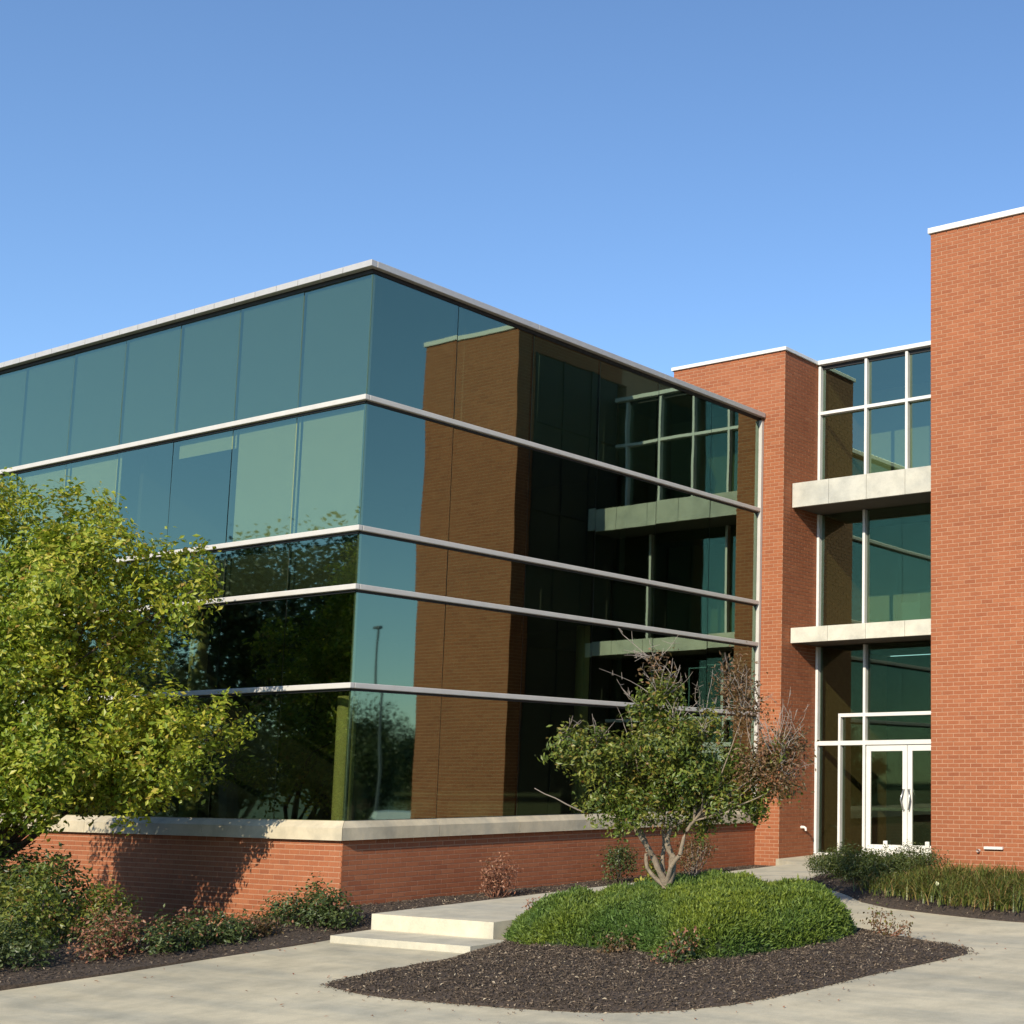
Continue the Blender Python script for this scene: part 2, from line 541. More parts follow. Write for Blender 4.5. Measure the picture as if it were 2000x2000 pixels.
PAVE = [(1.05, -7.2), (1.30, -5.4), (1.50, -4.2), (1.60, -3.0), (1.72, -2.0), (1.78, -0.86), (4.22, -0.86), (4.24, 11.9), (16, 11.9),
        (24, 6), (30, -8), (30, -30), (-14, -30), (-14, -16), (-3.5, -11.5), (-0.4, -9.2)]
pave = patch('pavement', PAVE, z_pave, 'concrete', step=0.45, skirt=0.3)
tag(pave, 'pale concrete forecourt pavement', kind='structure')
UP = [(1.80, -0.85), (4.20, -0.85), (4.20, 11.9), (0.66, 11.9), (0.66, 10.4), (1.80, 9.6)]
up = prism('upper_walk', UP, -2.3, lambda x, y: float(z_upper(x, y)), 'concrete_light')
tag(up, 'raised concrete walk along the glass wing up to the doors', kind='structure')
step_ob = prism('lower_step', [(1.95, -1.62), (4.55, -1.55), (4.55, -0.86), (1.82, -0.86)], -2.3, -1.765, 'concrete_light')
tag(step_ob, 'low pale concrete step below the walk', kind='structure')

LEFT_BED = [(-14, -16.0), (-3.5, -11.5), (-0.4, -9.2), (1.05, -7.2), (1.30, -5.4), (1.50, -4.2), (1.60, -3.0), (1.72, -2.0), (1.78, -0.86), (1.80, 9.6), (0.66, 10.4),
            (0.05, 10.45), (0.05, -0.05), (-14, -0.05)]
lb = patch('mulch_bed', LEFT_BED, lambda x, y: z_bed(x, y) + 0.02 * wob(x, y, 2), 'mulch', step=0.22, skirt=0.25)
tag(lb, 'dark mulch bed along the brick base', kind='structure')
ISLAND = smooth_poly([(4.62, -3.66), (4.7, -3.72), (5.7, -3.95), (6.8, -3.86), (7.83, -3.76), (8.73, -3.58), (9.5, -3.05), (9.89, -2.06), (10.06, -.89), (10.31, 0),
          (10.5, .95), (9.55, 1.2), (8.5, 1.65), (7.0, 2.4), (5.6, 3.3), (4.35, 3.7), (4.22, 2.0), (4.22, -.6), (4.62, -1.5), (4.80, -2.4)], 1)
def z_island(x, y):
    d = edge_dist(ISLAND, x, y)
    return z_pave(x, y) + 0.012 + 0.16 * (1 - np.exp(-d / 0.5)) + 0.018 * wob(x, y, 2.5) * np.clip(d * 4, 0, 1)
il = patch('mulch_bed', ISLAND, z_island, 'mulch', step=0.12, skirt=0.2)
tag(il, 'dark bark mulch island around the clipped green hedge', kind='structure')
RIGHT_BED = smooth_poly([(4.0, 7.4), (4.3, 6.2), (5.2, 5.3), (6.0, 4.8), (7.2, 3.7), (8.9, 3.25), (10.1, 3.05), (13, 3.0), (13, 8.3), (9.0, 8.45), (5.6, 8.45), (5.4, 10.2), (4.3, 10.0)], 1)
def z_right(x, y):
    d = edge_dist(RIGHT_BED, x, y)
    return z_pave(x, y) + 0.012 + 0.10 * (1 - np.exp(-d / 0.4)) + 0.012 * wob(x, y, 2.5) * np.clip(d * 4, 0, 1)
rb_ = patch('mulch_bed', RIGHT_BED, z_right, 'mulch', step=0.16, skirt=0.2)
tag(rb_, 'dark mulch bed below the brick tower', kind='structure')

def chips(parent, poly, zf, n, rng, spill=0.0):
    poly = np.asarray(poly); lo = poly.min(0) - spill; hi = poly.max(0) + spill
    x = rng.uniform(lo[0], hi[0], n); y = rng.uniform(lo[1], hi[1], n)
    ok = inside(poly, x, y)
    if spill:
        ok |= (edge_dist(poly, x, y) < spill * rng.random(n) ** 3)
    x, y = x[ok], y[ok]
    ins = inside(poly, x, y)
    z = np.where(ins, zf(x, y), z_pave(x, y)) + rng.uniform(0.004, 0.02, len(x))
    nr = unit(rng.normal(size=(len(x), 3)) * 0.55 + np.array([0, 0, 1]))
    me = quads_mesh('wood_chips', np.column_stack([x, y, z]), nr, rng.uniform(.018, .06, len(x)) * np.where(rng.random(len(x)) < .06, 1.7, 1), rng.uniform(.008, .022, len(x)), rng, fold=0.4)
    return tag(link('wood_chips', me, 'chip', parent), kind='stuff')

# ================================================================== THE BUILDING
B = empty('office_building', (0, 0, -1.6), 'modern office building of green mirrored glass and red brick', 'building')
ZR, ZM = 8.45, [6.38, 4.265, 3.33, 1.78]        # glass head and the four silver rails
ZS0, ZS1 = -0.60, -0.30                         # stone sill
L_SIDE = 10.45
L_FRONT = 17.1
BL, BH, J, PR = 0.24, 0.08, 0.014, 0.005

brick_rows = []          # (owner, x0,x1,y0,y1,z0,z1, axis)
def lay_bricks(owner, axis, plane, u0, u1, z0, z1, sign, corner0=False, corner1=False):
    """running bond on a wall; axis 'x' = wall runs along x in plane y, 'y' = runs along y in plane x; sign = outward"""
    nrow = int(round((z1 - z0) / BH)); h = (z1 - z0) / nrow
    for r in range(nrow):
        u = u0 - (BL / 2 if r % 2 else 0)
        while u < u1 - 1e-6:
            a = max(u, u0) + (J / 2 if u > u0 else 0); b = min(u + BL, u1) - (J / 2 if u + BL < u1 else 0)
            u += BL
            if b - a < 0.03:
                continue
            zz0 = z0 + r * h + J / 2; zz1 = z0 + (r + 1) * h - J / 2
            p = plane + sign * (PR + random.uniform(-.0006, .0006))
            lo, hi = min(plane - sign * .02, p), max(plane - sign * .02, p)
            if axis == 'x':
                brick_rows.append((owner, a, b, lo, hi, zz0, zz1, axis, sign))
            else:
                brick_rows.append((owner, lo, hi, a, b, zz0, zz1, axis, sign))

# --- brick masses (mortar cores, bricks laid on them)
base_front = box('base_wall', -L_FRONT, -0.0, 0.0, 0.25, -3.0, ZS0, 'mortar', B)
base_side = box('base_wall', -0.25, 0.0, 0.252, L_SIDE + .05, -2.2, ZS0, 'mortar', B)
pier = box('brick_pier', -2.6, 0.65, 10.52, 15.2, -2.0, 10.03, 'mortar', B)
XT0, XT1, YT0, YT1, ZT = 5.61, 8.85, 8.46, 15.0, 11.03
YG0, ZG1 = 8.95, 10.55
tower = boxes('brick_tower', [[XT0, XT1, YT0, YG0, -2.0, ZT], [XT0 + .9, XT1, YG0 + .001, YT1, -2.0, ZT], [XT0, XT0 + .899, YG0 + .001, YT1, ZG1, ZT], [XT0, XT0 + .899, 12.2, YT1, -2.0, ZG1 - .001]], 'mortar', B)
tower['label'] = 'tall brick tower with white metal cap'
pier['label'] = 'brick pier between the glass wing and the entrance'
lay_bricks(base_front, 'x', 0.0, -L_FRONT, PR, -2.8, ZS0, -1)
lay_bricks(base_side, 'y', 0.0, 0.0, L_SIDE + .05, -2.0, ZS0, 1)
lay_bricks(pier, 'x', 10.52, -2.6, 0.65 + PR, -1.77, 10.03, -1)
lay_bricks(pier, 'y', 0.65, 10.52, 12.0, -1.77, 10.03, 1)
lay_bricks(tower, 'x', YT0, XT0 - PR, XT1 + PR, -1.77, ZT, -1)
lay_bricks(tower, 'y', XT0, YT0, YG0, -1.77, ZT, -1)
lay_bricks(tower, 'y', XT0, YG0, 12.0, ZG1, ZT, -1)
lay_bricks(tower, 'y', XT1, YT0, 12.0, -1.77, ZT, 1)
rows = np.array([r[1:7] for r in brick_rows])
cen = np.column_stack([(rows[:, 0] + rows[:, 1]) / 2, (rows[:, 2] + rows[:, 3]) / 2, (rows[:, 4] + rows[:, 5]) / 2])
px, py, dd = project(cen)
wpx = np.where([r[7] == 'x' for r in brick_rows], rows[:, 1] - rows[:, 0], rows[:, 3] - rows[:, 2])
nrmx = np.array([(0, r[8], 0) if r[7] == 'x' else (r[8], 0, 0) for r in brick_rows], float)
view = unit(np.array(CAM) - cen)
area = (nrmx * view).sum(1) * wpx * BH * (F_PX / dd) ** 2
vis = (px > 5) & (px < 1995) & (py > 5) & (py < 1995) & (area > 0)
owner_ids = [id(r[0]) for r in brick_rows]
hid = np.array([(r[0] is pier and r[7] == 'x' and (r[2] < 0.05 or r[6] < -1.35)) for r in brick_rows])
low = (cen[:, 2] < -1.35) & np.array([r[0] in (pier, tower) for r in brick_rows])
behind = np.array([r[0] is base_front and r[2] < -4.6 for r in brick_rows])
area[~vis | hid | low | behind] = -1
order = np.argsort(-area)
single = set(order[:300].tolist())
unit_brick = boxes_mesh('brick', [[-.5, .5, -.5, .5, -.5, .5]])
for i in sorted(single):
    r = brick_rows[i]
    o = link('brick', unit_brick, 'brick', r[0])
    o.location = cen[i]
    o.scale = (r[2] - r[1], r[4] - r[3], r[6] - r[5])
rest = [i for i in range(len(brick_rows)) if i not in single]
tag(boxes('brick_courses', rows[rest], 'brick', B), kind='stuff')

def tower_side_recess():
    ys_ = [YG0, 9.9, 10.83]
    zs_ = [-1.3, 1.15, 3.5, 6.7, 8.86, ZG1]
    for a, b in zip(ys_, ys_[1:] + [11.9]):
        box('mullion', XT0 - .03, XT0 + .05, a - .025, a + .025, -1.3, ZG1, 'dark', B)
        for c, d in zip(zs_[:-1], zs_[1:]):
            box('recess_shade_panel', XT0 + .0, XT0 + .02, a + .03, b - .03, c + .03, d - .03, 'recess_shade', B)  # near-black panels stand in for a recess lying in shade
    for z in zs_[:-1]:
        box('transom', XT0 - .028, XT0 + .05, YG0, 10.82, z - .025, z + .025, 'dark', B)
    box('niche_floor', XT0 + .02, XT0 + .88, YG0 + .01, 12.19, -1.5, -1.33, 'carpet', B)
    box('niche_lining', XT0 + .84, XT0 + .895, YG0 + .01, 12.19, -1.32, ZG1 - .01, 'carpet', B)

# --- stone sill, one cast block for each bay
def sill_block(axis, u0, u1):
    # cross section: outwards distance o, height z
    sec = [(-.12, ZS0), (.10, ZS0), (.10, ZS0 + .19), (-.02, ZS1), (-.12, ZS1)]
    g = .004
    v = []; n = len(sec)
    for uu, end in ((u0 + g, 0), (u1 - g, 1)):
        for o, z in sec:
            if axis == 'x':
                ux = uu + (o if (end == 1 and abs(u1) < .01) else 0)    # mitre at the corner
                v.append((ux, -o, z))
            else:
                uy = uu - (o if (end == 0 and abs(u0) < .01) else 0)
                v.append((o, uy, z))
    f = [tuple(range(n)), tuple(range(2 * n - 1, n - 1, -1))] + [(i, n + i, n + (i + 1) % n, (i + 1) % n) for i in range(n)]
    me = bpy.data.meshes.new('sill_block'); me.from_pydata(v, [], f); me.update()
    import bmesh
    bm = bmesh.new(); bm.from_mesh(me); bmesh.ops.recalc_face_normals(bm, faces=bm.faces[:])
    bm.to_mesh(me); bm.free()
    return me
for i in range(10):
    link('sill_block', sill_block('x', -(i + 1) * 1.71, -i * 1.71), 'stone', base_front)
YJ = [0.0, 1.76, 3.52, 5.27, 7.0, 8.73, L_SIDE]
for a, b in zip(YJ[:-1], YJ[1:]):
    link('sill_block', sill_block('y', a, b), 'stone', base_side)

# --- glass panes
def pane(axis, plane, u0, u1, z0, z1, sign, mat='glass', name='glass_pane', tilt=0.0024, parent=B):
    t = 0.012
    cu, cz = (u0 + u1) / 2, (z0 + z1) / 2
    hu, hz = (u1 - u0) / 2, (z1 - z0) / 2
    tu, tz = random.gauss(0, tilt), random.gauss(0, tilt)
    def P(u, z, d):
        off = sign * d + u * tu + z * tz
        return (u, off, z) if axis == 'x' else (off, u, z)
    v = [P(-hu, -hz, 0), P(hu, -hz, 0), P(hu, hz, 0), P(-hu, hz, 0), P(-hu, -hz, -t), P(hu, -hz, -t), P(hu, hz, -t), P(-hu, hz, -t)]
    f = [(0, 1, 2, 3), (7, 6, 5, 4), (1, 0, 4, 5), (2, 1, 5, 6), (3, 2, 6, 7), (0, 3, 7, 4)]
    if (axis == 'x') != (sign < 0):
        f = [tuple(reversed(q)) for q in f]
    me = bpy.data.meshes.new(name); me.from_pydata(v, [], f); me.update()
    me.materials.append(M[mat]); me.materials.append(M['glass_back'])
    me.polygons.foreach_set('material_index', [0, 1, 1, 1, 1, 1])
    o = link(name, me, None, parent)
    o.location = (cu, plane, cz) if axis == 'x' else (plane, cu, cz)
    return o

tower_side_recess()
rows_z = [(ZM[0], ZR), (ZM[1], ZM[0]), (ZM[2], ZM[1]), (ZM[3], ZM[2]), (ZS1, ZM[3])]
G = 0.008
for i in range(10):
    for r, (a, b) in enumerate(rows_z):
        pane('x', 0.0, -(i + 1) * 1.71 + G, -i * 1.71 - G, a, b, -1)
for a0, b0 in zip(YJ[:-1], YJ[1:]):
    for r, (a, b) in enumerate(rows_z):
        pane('y', 0.0, a0 + G, b0 - G, a, b, 1)
# dark joints between the panes (thin structural silicone strips set behind)
for i in range(1, 10):
    box('joint_strip', -i * 1.71 - .011, -i * 1.71 + .011, 0.014, 0.04, ZS1, ZR, 'dark', B)
for y in YJ[1:-1]:
    box('joint_strip', -0.04, -0.014, y - .011, y + .011, ZS1, ZR, 'dark', B)
box('corner_strip', -0.06, -0.014, 0.014, 0.06, ZS1, ZR, 'spandrel', B)
# backing panels of the top row
for i in range(10):
    box('spandrel_panel', -(i + 1) * 1.71 + .002, -i * 1.71 - (.08 if i == 0 else .002), 0.055, 0.09, ZM[0] + .02, ZR, 'spandrel', B)
for a, b in zip(YJ[:-1], YJ[1:]):
    box('spandrel_panel', -0.09, -0.055, a + (.1 if a == 0 else .002), b - .002, ZM[0] + .02, ZR, 'spandrel', B)
# blinds on the second row, as they hang
for i, drop in enumerate([1, 1, .17, 0, 1, .9, 1, .3, 1, 1]):
    if drop:
        top = ZM[0] - .02; bot = top - drop * (ZM[0] - ZM[1] - .02)
        box('window_blind', -(i + 1) * 1.71 + .03, -i * 1.71 - (.16 if i == 0 else .03), 0.10, 0.112, bot, top, 'blind', B)

# --- silver rails (front and side run, meeting at the corner)
for z in ZM:
    box('rail', -L_FRONT, 0.085, -0.085, -0.004, z - .043, z + .043, 'alu', B, bevel=.012)
    box('rail', 0.004, 0.085, -0.002, L_SIDE - .02, z - .043, z + .043, 'alu', B, bevel=.012)
    box('rail_shadow', -L_FRONT, 0.0, -0.02, -0.003, z - .08, z - .0435, 'dark', B)  # dark strips below each rail stand in for its shadow on the glass
    box('rail_shadow', 0.003, 0.02, 0.0, L_SIDE - .02, z - .08, z - .0435, 'dark', B)
box('end_mullion', 0.003, 0.09, L_SIDE - .018, L_SIDE + .055, ZS1, ZR, 'alu', B)
# --- roof edge
roof = box('roof', -L_FRONT, 0.02, -0.02, 10.5, ZR + .01, ZR + .09, 'dark', B)  # coloured near black so its edge reads as the shadow under the fascia
roof2 = [box('roof_fascia', -(i + 1) * .57 + (.0 if i else 0) + .006, -i * .57 + (.14 if i == 0 else 0) - .006, -0.14, -0.03, ZR + .07, ZR + .175, 'fascia', roof, bevel=.008) for i in range(30)]
ys = [-0.028, 3.5, 7.0, 10.5]
for a, b in zip(ys[:-1], ys[1:]):
    box('roof_fascia', 0.03, 0.14, a + .003, b - .003, ZR + .07, ZR + .175, 'fascia', roof, bevel=.008)
box('roof_membrane', -L_FRONT, 0.028, -0.028, 10.5, ZR + .092, ZR + .16, 'soffit', roof)

# --- metal caps on the brick
def cap(parent, x0, x1, y0, y1, z, h=.13, o=.05):
    box('metal_cap', x0 - o, x1 + o, y0 - o, y1 + o, z + .002, z + h, 'white_metal', parent, bevel=.008)
    box('cap_band', x0 - .004, x1 + .004, y0 - .004, y1 + .004, z - .035, z + .0015, 'dark', parent)  # dark band just below the cap
cap(pier, -2.6, .65, 10.52, 14.0, 10.03, .085)
cap(tower, XT0, XT1, YT0, YT1, ZT, .115, .05)

# --- entrance bay: glass wall at y = 12, canopies, doors
YE = 11.95
EX0, EX1 = 0.665, XT0
def emull(x, z0, z1, w=.065, name='mullion', d=.11):
    return box(name, x - w / 2, x + w / 2, YE - d, YE + .04, z0, z1, 'white_metal', B, bevel=.006)
def etrans(x0, x1, z, h=.075, name='transom'):
    return box(name, x0, x1, YE - .112, YE + .042, z - h / 2, z + h / 2, 'white_metal', B, bevel=.006)
# top storey
TX = [.70, 1.98, 3.07, 4.16, 5.25]
for x in TX:
    emull(x, 7.02, 10.0)
etrans(EX0, EX1, 8.86)
box('entrance_parapet', EX0, EX1, YE - .16, YE + 1.5, 10.03, 10.13, 'white_metal', B, bevel=.008)
box('parapet_shade_strip', EX0, EX1, YE - .03, YE + 1.4, 9.94, 10.028, 'dark', B)  # dark strip painted in for the shadow line under the parapet
for a, b in zip(TX, TX[1:] + [EX1 + .03]):
    pane('x', YE, a + .03, b - .03, 8.90, 9.94, -1, 'glass_entry')
    pane('x', YE, a + .03, b - .03, 7.0, 8.82, -1, 'glass_entry')
# middle storey
for x in (.70, 1.95, 4.4):
    emull(x, 3.70, 6.45)
for a, b in ((.73, 1.92), (1.98, 4.37), (4.43, EX1)):
    pane('x', YE, a, b, 3.70, 6.45, -1, 'glass_entry')
# ground storey
emull(.70, -1.36, 3.36)
emull(1.985, -1.36, 3.36)
emull(1.33, -1.36, 1.74, .06)
emull(4.18, -1.36, 3.36)
etrans(1.30, EX1, 1.775, .08)
etrans(EX0, EX1, 1.15, .10)
etrans(EX0, 2.0, -1.33, .07, 'threshold_rail')
for a, b, z0, z1 in ((.73, 1.955, 1.80, 3.36), (2.015, 4.15, 1.81, 3.36), (4.21, EX1, 1.81, 3.36), (.73, 1.305, 1.2, 1.80), (1.355, 1.955, 1.2, 1.735), (2.015, 4.15, 1.2, 1.735),
                     (.73, 1.305, -1.30, 1.10), (1.355, 1.955, -1.30, 1.10), (4.21, EX1, -1.30, 1.10), (4.21, EX1, 1.2, 1.735)):
    pane('x', YE, a, b, z0, z1, -1, 'glass_clear')
# canopies of pale panels
for z0, z1 in ((6.44, 7.0), (3.36, 3.70)):
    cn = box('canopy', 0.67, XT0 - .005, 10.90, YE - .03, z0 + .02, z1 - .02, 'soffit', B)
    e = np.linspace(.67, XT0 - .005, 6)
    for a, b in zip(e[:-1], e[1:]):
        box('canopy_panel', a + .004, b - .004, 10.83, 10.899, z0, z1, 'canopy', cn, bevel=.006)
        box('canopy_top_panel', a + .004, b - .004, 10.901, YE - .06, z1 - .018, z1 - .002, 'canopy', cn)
# doors
def door(x0, x1, hinge_left):
    st, rt, rb = .115, .13, .25
    z0, z1 = -1.335, 1.09
    y0, y1 = YE - .075, YE - .025
    d = boxes('door', [[x0, x0 + st, y0, y1, z0, z1], [x1 - st, x1, y0, y1, z0, z1], [x0 + st, x1 - st, y0, y1, z1 - rt, z1], [x0 + st, x1 - st, y0, y1, z0, z0 + rb]], 'white_metal', B)
    p = pane('x', YE - .05, x0 + st, x1 - st, z0 + rb, z1 - rt, -1, 'glass_clear', parent=d)
    hx = x1 - .06 if hinge_left else x0 + .06
    pts = [(hx, y0, -.32), (hx, y0 - .07, -.32), (hx + (-.05 if hinge_left else .05), y0 - .09, -.1), (hx, y0 - .07, .12), (hx, y0, .12)]
    link('handle', tubes_mesh('handle', [(pts, [.016] * 5)], 8), 'steel', d, smooth=True)
    box('push_bar', x0 + st, x1 - st, y1 + .01, y1 + .05, -.35, -.28, 'steel', d)
    box('kick_stop', (x0 + x1) / 2 - .05, (x0 + x1) / 2 + .05, y0 - .06, y0 - .001, z0 + .2, z0 + .34, 'white_metal', d, bevel=.02)
    return d
door(2.035, 3.085, True)
door(3.10, 4.13, False)

# --- inside: floors, ceilings, back walls, columns seen dimly through the glass
def slab(x0, x1, y0, y1, z0, z1, m, name): return box(name, x0, x1, y0, y1, z0, z1, m, B)
slab(-L_FRONT, -.30, .30, 10.4, -1.45, -1.35, 'carpet', 'ground_floor')
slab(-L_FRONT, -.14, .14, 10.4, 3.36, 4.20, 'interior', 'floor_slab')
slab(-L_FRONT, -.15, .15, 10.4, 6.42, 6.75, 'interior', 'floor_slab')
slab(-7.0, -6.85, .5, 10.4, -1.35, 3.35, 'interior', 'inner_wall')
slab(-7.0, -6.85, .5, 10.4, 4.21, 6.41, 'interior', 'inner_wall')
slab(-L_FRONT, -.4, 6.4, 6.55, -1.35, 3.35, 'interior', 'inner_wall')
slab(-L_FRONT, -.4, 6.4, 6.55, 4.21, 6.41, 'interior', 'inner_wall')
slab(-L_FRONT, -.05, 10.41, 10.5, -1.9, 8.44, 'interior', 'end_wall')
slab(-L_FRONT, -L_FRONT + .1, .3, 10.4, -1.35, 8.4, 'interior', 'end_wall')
def column(x, y, z0, z1):
    a = np.linspace(0, 2 * math.pi, 20, endpoint=False)
    me = tubes_mesh('column', [([(x, y, z0), (x, y, (z0 + z1) / 2), (x, y, z1)], [.15] * 3)], 20)
    link('column', me, 'column', B, smooth=True)
column(-.72, .50, -1.35, 1.66)
for x in (-5.4, -10.4):
    column(x, .9, -1.35, 3.35)
for y in (6.0,):
    column(-.9, y, -1.35, 3.35)
# entrance hall
slab(.2, 9.0, YE + .06, 18, -1.46, -1.36, 'carpet', 'ground_floor')
slab(.67, XT0 - .02, YE + .06, 15, 3.4, 3.66, 'interior', 'floor_slab')
slab(.67, XT0 - .02, YE + .06, 15, 6.5, 6.95, 'interior', 'floor_slab')
slab(.67, XT0 - .02, 15.0, 15.2, -1.36, 3.38, 'carpet', 'inner_wall')
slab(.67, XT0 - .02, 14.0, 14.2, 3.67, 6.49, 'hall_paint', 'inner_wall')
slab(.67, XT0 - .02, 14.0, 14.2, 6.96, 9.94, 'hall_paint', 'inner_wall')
slab(.67, XT0 - .02, YE + 1.45, 15, 9.95, 10.02, 'soffit', 'hall_roof')

# --- small fittings on the brick
link('hose_tap', tubes_mesh('hose_tap', [([(.66, 11.35, -.72), (.74, 11.35, -.72), (.78, 11.35, -.74), (.79, 11.35, -.80)], [.035, .03, .026, .022])], 10), 'brass', pier, smooth=True)
vx, vz = 6.74, -.93
vt = box('wall_vent', vx, vx + .38, YT0 - .07, YT0 - .013, vz, vz + .05, 'brass', tower, bevel=.006)
link('pipe_stub', tubes_mesh('pipe_stub', [([(vx - .12, YT0 - .01, vz - .03), (vx - .12, YT0 - .08, vz - .03)], [.03, .03])], 10), 'brass', tower)

# ================================================================== PLANTS
def tree_bits(paths, name, mat, parent, sides=7):
    return link(name, tubes_mesh(name, paths, sides), mat, parent, smooth=True)

def branch(a, b, r0, r1, rng, n=6, bend=.12):
    a = np.asarray(a, float); b = np.asarray(b, float)
    t = np.linspace(0, 1, n)[:, None]
    p = a + (b - a) * t
    w = rng.normal(size=(1, 3)) * bend * np.linalg.norm(b - a)
    p = p + np.sin(t * math.pi) * w + np.cumsum(rng.normal(size=(n, 3)), 0) * .012 * np.linalg.norm(b - a) * (t > 0)
    return p, np.linspace(r0, r1, n)

def img_lobes(lst, dist, rng, dj=.5, squash=1.0):
    """lobes sized from their picture radius at a depth, spread in depth"""
    pm = F_PX / 2000 * 1932 / dist
    res = []
    fw = np.array([-math.sin(math.radians(YAW)), math.cos(math.radians(YAW)), 0])
    for u, v, r, w, *dz in lst:
        d = dz[0] if dz else rng.uniform(-dj, dj)
        c = at(u, v, dist) + fw * d
        R = r / pm
        res.append((c[0], c[1], c[2], R, R, R * squash, w))
    return res

# ---- yellow-green tree at the left
rng = np.random.default_rng(11)
T1 = np.array([-4.75, -2.7, float(z_bed(-4.75, -2.7))])
tree = empty('leafy_tree', T1, 'large yellow-green tree in front of the glass wing at the left', 'tree')
D1 = 20.2
lob = img_lobes([(140, 985, 80, 1, 0), (60, 1050, 130, 1, .2), (-60, 1010, 110, .8, .3), (200, 1080, 105, 1, -.4), (305, 1075, 62, .9, .2), (365, 1045, 36, .7, .4),
                 (120, 1170, 150, 1, 0), (250, 1160, 92, 1, .4), (345, 1120, 50, .9, .1), (-80, 1200, 190, .7, 0), (60, 1310, 130, 1, -.5), (180, 1360, 110, 1, -.3),
                 (290, 1380, 100, 1, 0), (375, 1370, 58, .9, .5), (330, 1440, 70, 1, .2), (110, 1450, 115, 1, -.6), (220, 1440, 95, 1, .5), (-100, 1400, 170, .8, 0),
                 (30, 1500, 80, .7, -.3), (150, 1250, 80, .6, .9), (20, 1180, 130, .7, 1.2), (90, 1400, 140, .6, 1.2), (-20, 960, 70, .8, -.2), (420, 1385, 26, .8, .5), (250, 1480, 72, 1, .1), (150, 1480, 60, 1, .2), (330, 1480, 46, 1, .3), (-60, 1470, 90, .8, 0), (60, 1440, 100, 1, -1.0), (180, 1440, 80, 1, -.9), (20, 1550, 62, .8, -.7), (105, 1535, 52, .7, -.6), (-60, 1560, 60, .7, -.6), (-50, 1450, 130, 1, -1), (230, 1250, 70, .8, .2), (60, 1250, 110, 1, -1.0), (170, 1120, 90, 1, -.9)], D1, rng)
pos, out, cen1 = crown_points(lob, 70000, rng, clump=.10, per=46, shell=2.8)
me = quads_mesh('crown', pos, out, rng.uniform(.045, .135, len(pos)), rng.uniform(.03, .07, len(pos)), rng)
link('crown', me, 'leaf_gold', tree)
paths = []
fork = T1 + np.array([-.1, .05, 1.35])
paths.append(branch(T1 - np.array([0, 0, .15]), fork, .14, .11, rng, bend=.03))
for l in lob[:20]:
    c = np.array(l[:3])
    mid = fork + (c - fork) * .5 + np.array([0, 0, .25])
    paths.append(branch(fork, mid, .045, .025, rng))
    paths.append(branch(mid, c, .025, .008, rng))
tree_bits(paths, 'trunk', 'bark_dark', tree)
for k in rng.choice(len(cen1), 0): pass

# ---- crape myrtle in the island
rng = np.random.default_rng(5)
T2 = np.array([5.95, 0.55, float(z_island(np.array([5.95]), np.array([.55]))[0])])
myr = empty('ornamental_tree', T2, 'small multi-stemmed tree with grey twigs rising from the clipped hedge', 'tree')
D2 = float(project(T2)[2])
lob2 = img_lobes([(1075, 1405, 38, .8, -.2), (1130, 1430, 58, 1, -.3), (1190, 1415, 52, 1, .3), (1150, 1500, 62, 1, 0), (1245, 1322, 50, 1.1, 0), (1215, 1350, 38, .9, .2), (1270, 1400, 62, 1, -.3), (1310, 1450, 70, 1, -.2),
                  (1240, 1470, 70, 1, .3), (1200, 1530, 52, 1, -.3), (1290, 1530, 62, .9, .3), (1350, 1510, 58, .9, 0), (1420, 1505, 48, .8, .2), (1320, 1370, 42, .7, .3), (1375, 1445, 44, .5, .3), (1430, 1470, 44, .6, .1), (1465, 1495, 30, .6, .1), (1470, 1430, 34, .35, -.1)], D2, rng, .4, .85)
lob3 = img_lobes([(1385, 1285, 34, 1.0, .2), (1405, 1340, 32, .9, .1), (1385, 1240, 18, .4, .2), (1460, 1420, 46, .5, .1), (1495, 1400, 40, .35, .3), (1480, 1470, 36, .6, -.1), (1430, 1450, 45, .5, 0), (1240, 1250, 18, .25, 0)], D2, rng, .4)
pos, out, cenm = crown_points(lob2, 21000, rng, clump=.075, per=48, shell=2.0)
link('crown', quads_mesh('crown', pos, out, rng.uniform(.045, .10, len(pos)), rng.uniform(.022, .045, len(pos)), rng), 'leaf_myrtle', myr)
pos, out, cenb = crown_points(lob3, 4200, rng, clump=.10, per=10, shell=2.0)
link('thin_foliage', quads_mesh('thin_foliage', pos, out, rng.uniform(.04, .085, len(pos)), rng.uniform(.02, .038, len(pos)), rng), 'leaf_bronze', myr)
stems = []
base = T2 - np.array([0, 0, .1])
forks = []
fwv = np.array([-math.sin(math.radians(YAW)), math.cos(math.radians(YAW)), 0])
knee = T2 + np.array([0, 0, .52])
stems.append((np.array([base, T2 + np.array([.01, 0, .2]), T2 + np.array([-.01, .01, .38]), knee, knee + np.array([0, 0, .08])]), [.11, .09, .08, .075, .05]))
for (u, v, dz, r0) in ((1198, 1560, -.12, .05), (1176, 1545, .18, .032), (1266, 1562, .10, .058), (1312, 1548, -.12, .036), (1240, 1535, .42, .034)):
    e = at(u, v, D2) + fwv * dz
    mid = knee + (e - knee) * .5 + rng.normal(size=3) * .025
    stems.append(branch(knee - np.array([0, 0, .05]), mid, r0, r0 * .82, rng, bend=.05))
    stems.append(branch(mid, e, r0 * .82, r0 * .5, rng, bend=.08))
    forks.append(e)
forks = np.array(forks)
for l in lob2 + lob3:
    c = np.array(l[:3]); f = forks[np.argmin(((forks - c) ** 2).sum(1))]
    stems.append(branch(f, c, .014, .005, rng, bend=.1))
tree_bits(stems, 'stems', 'bark', myr)
tw = []
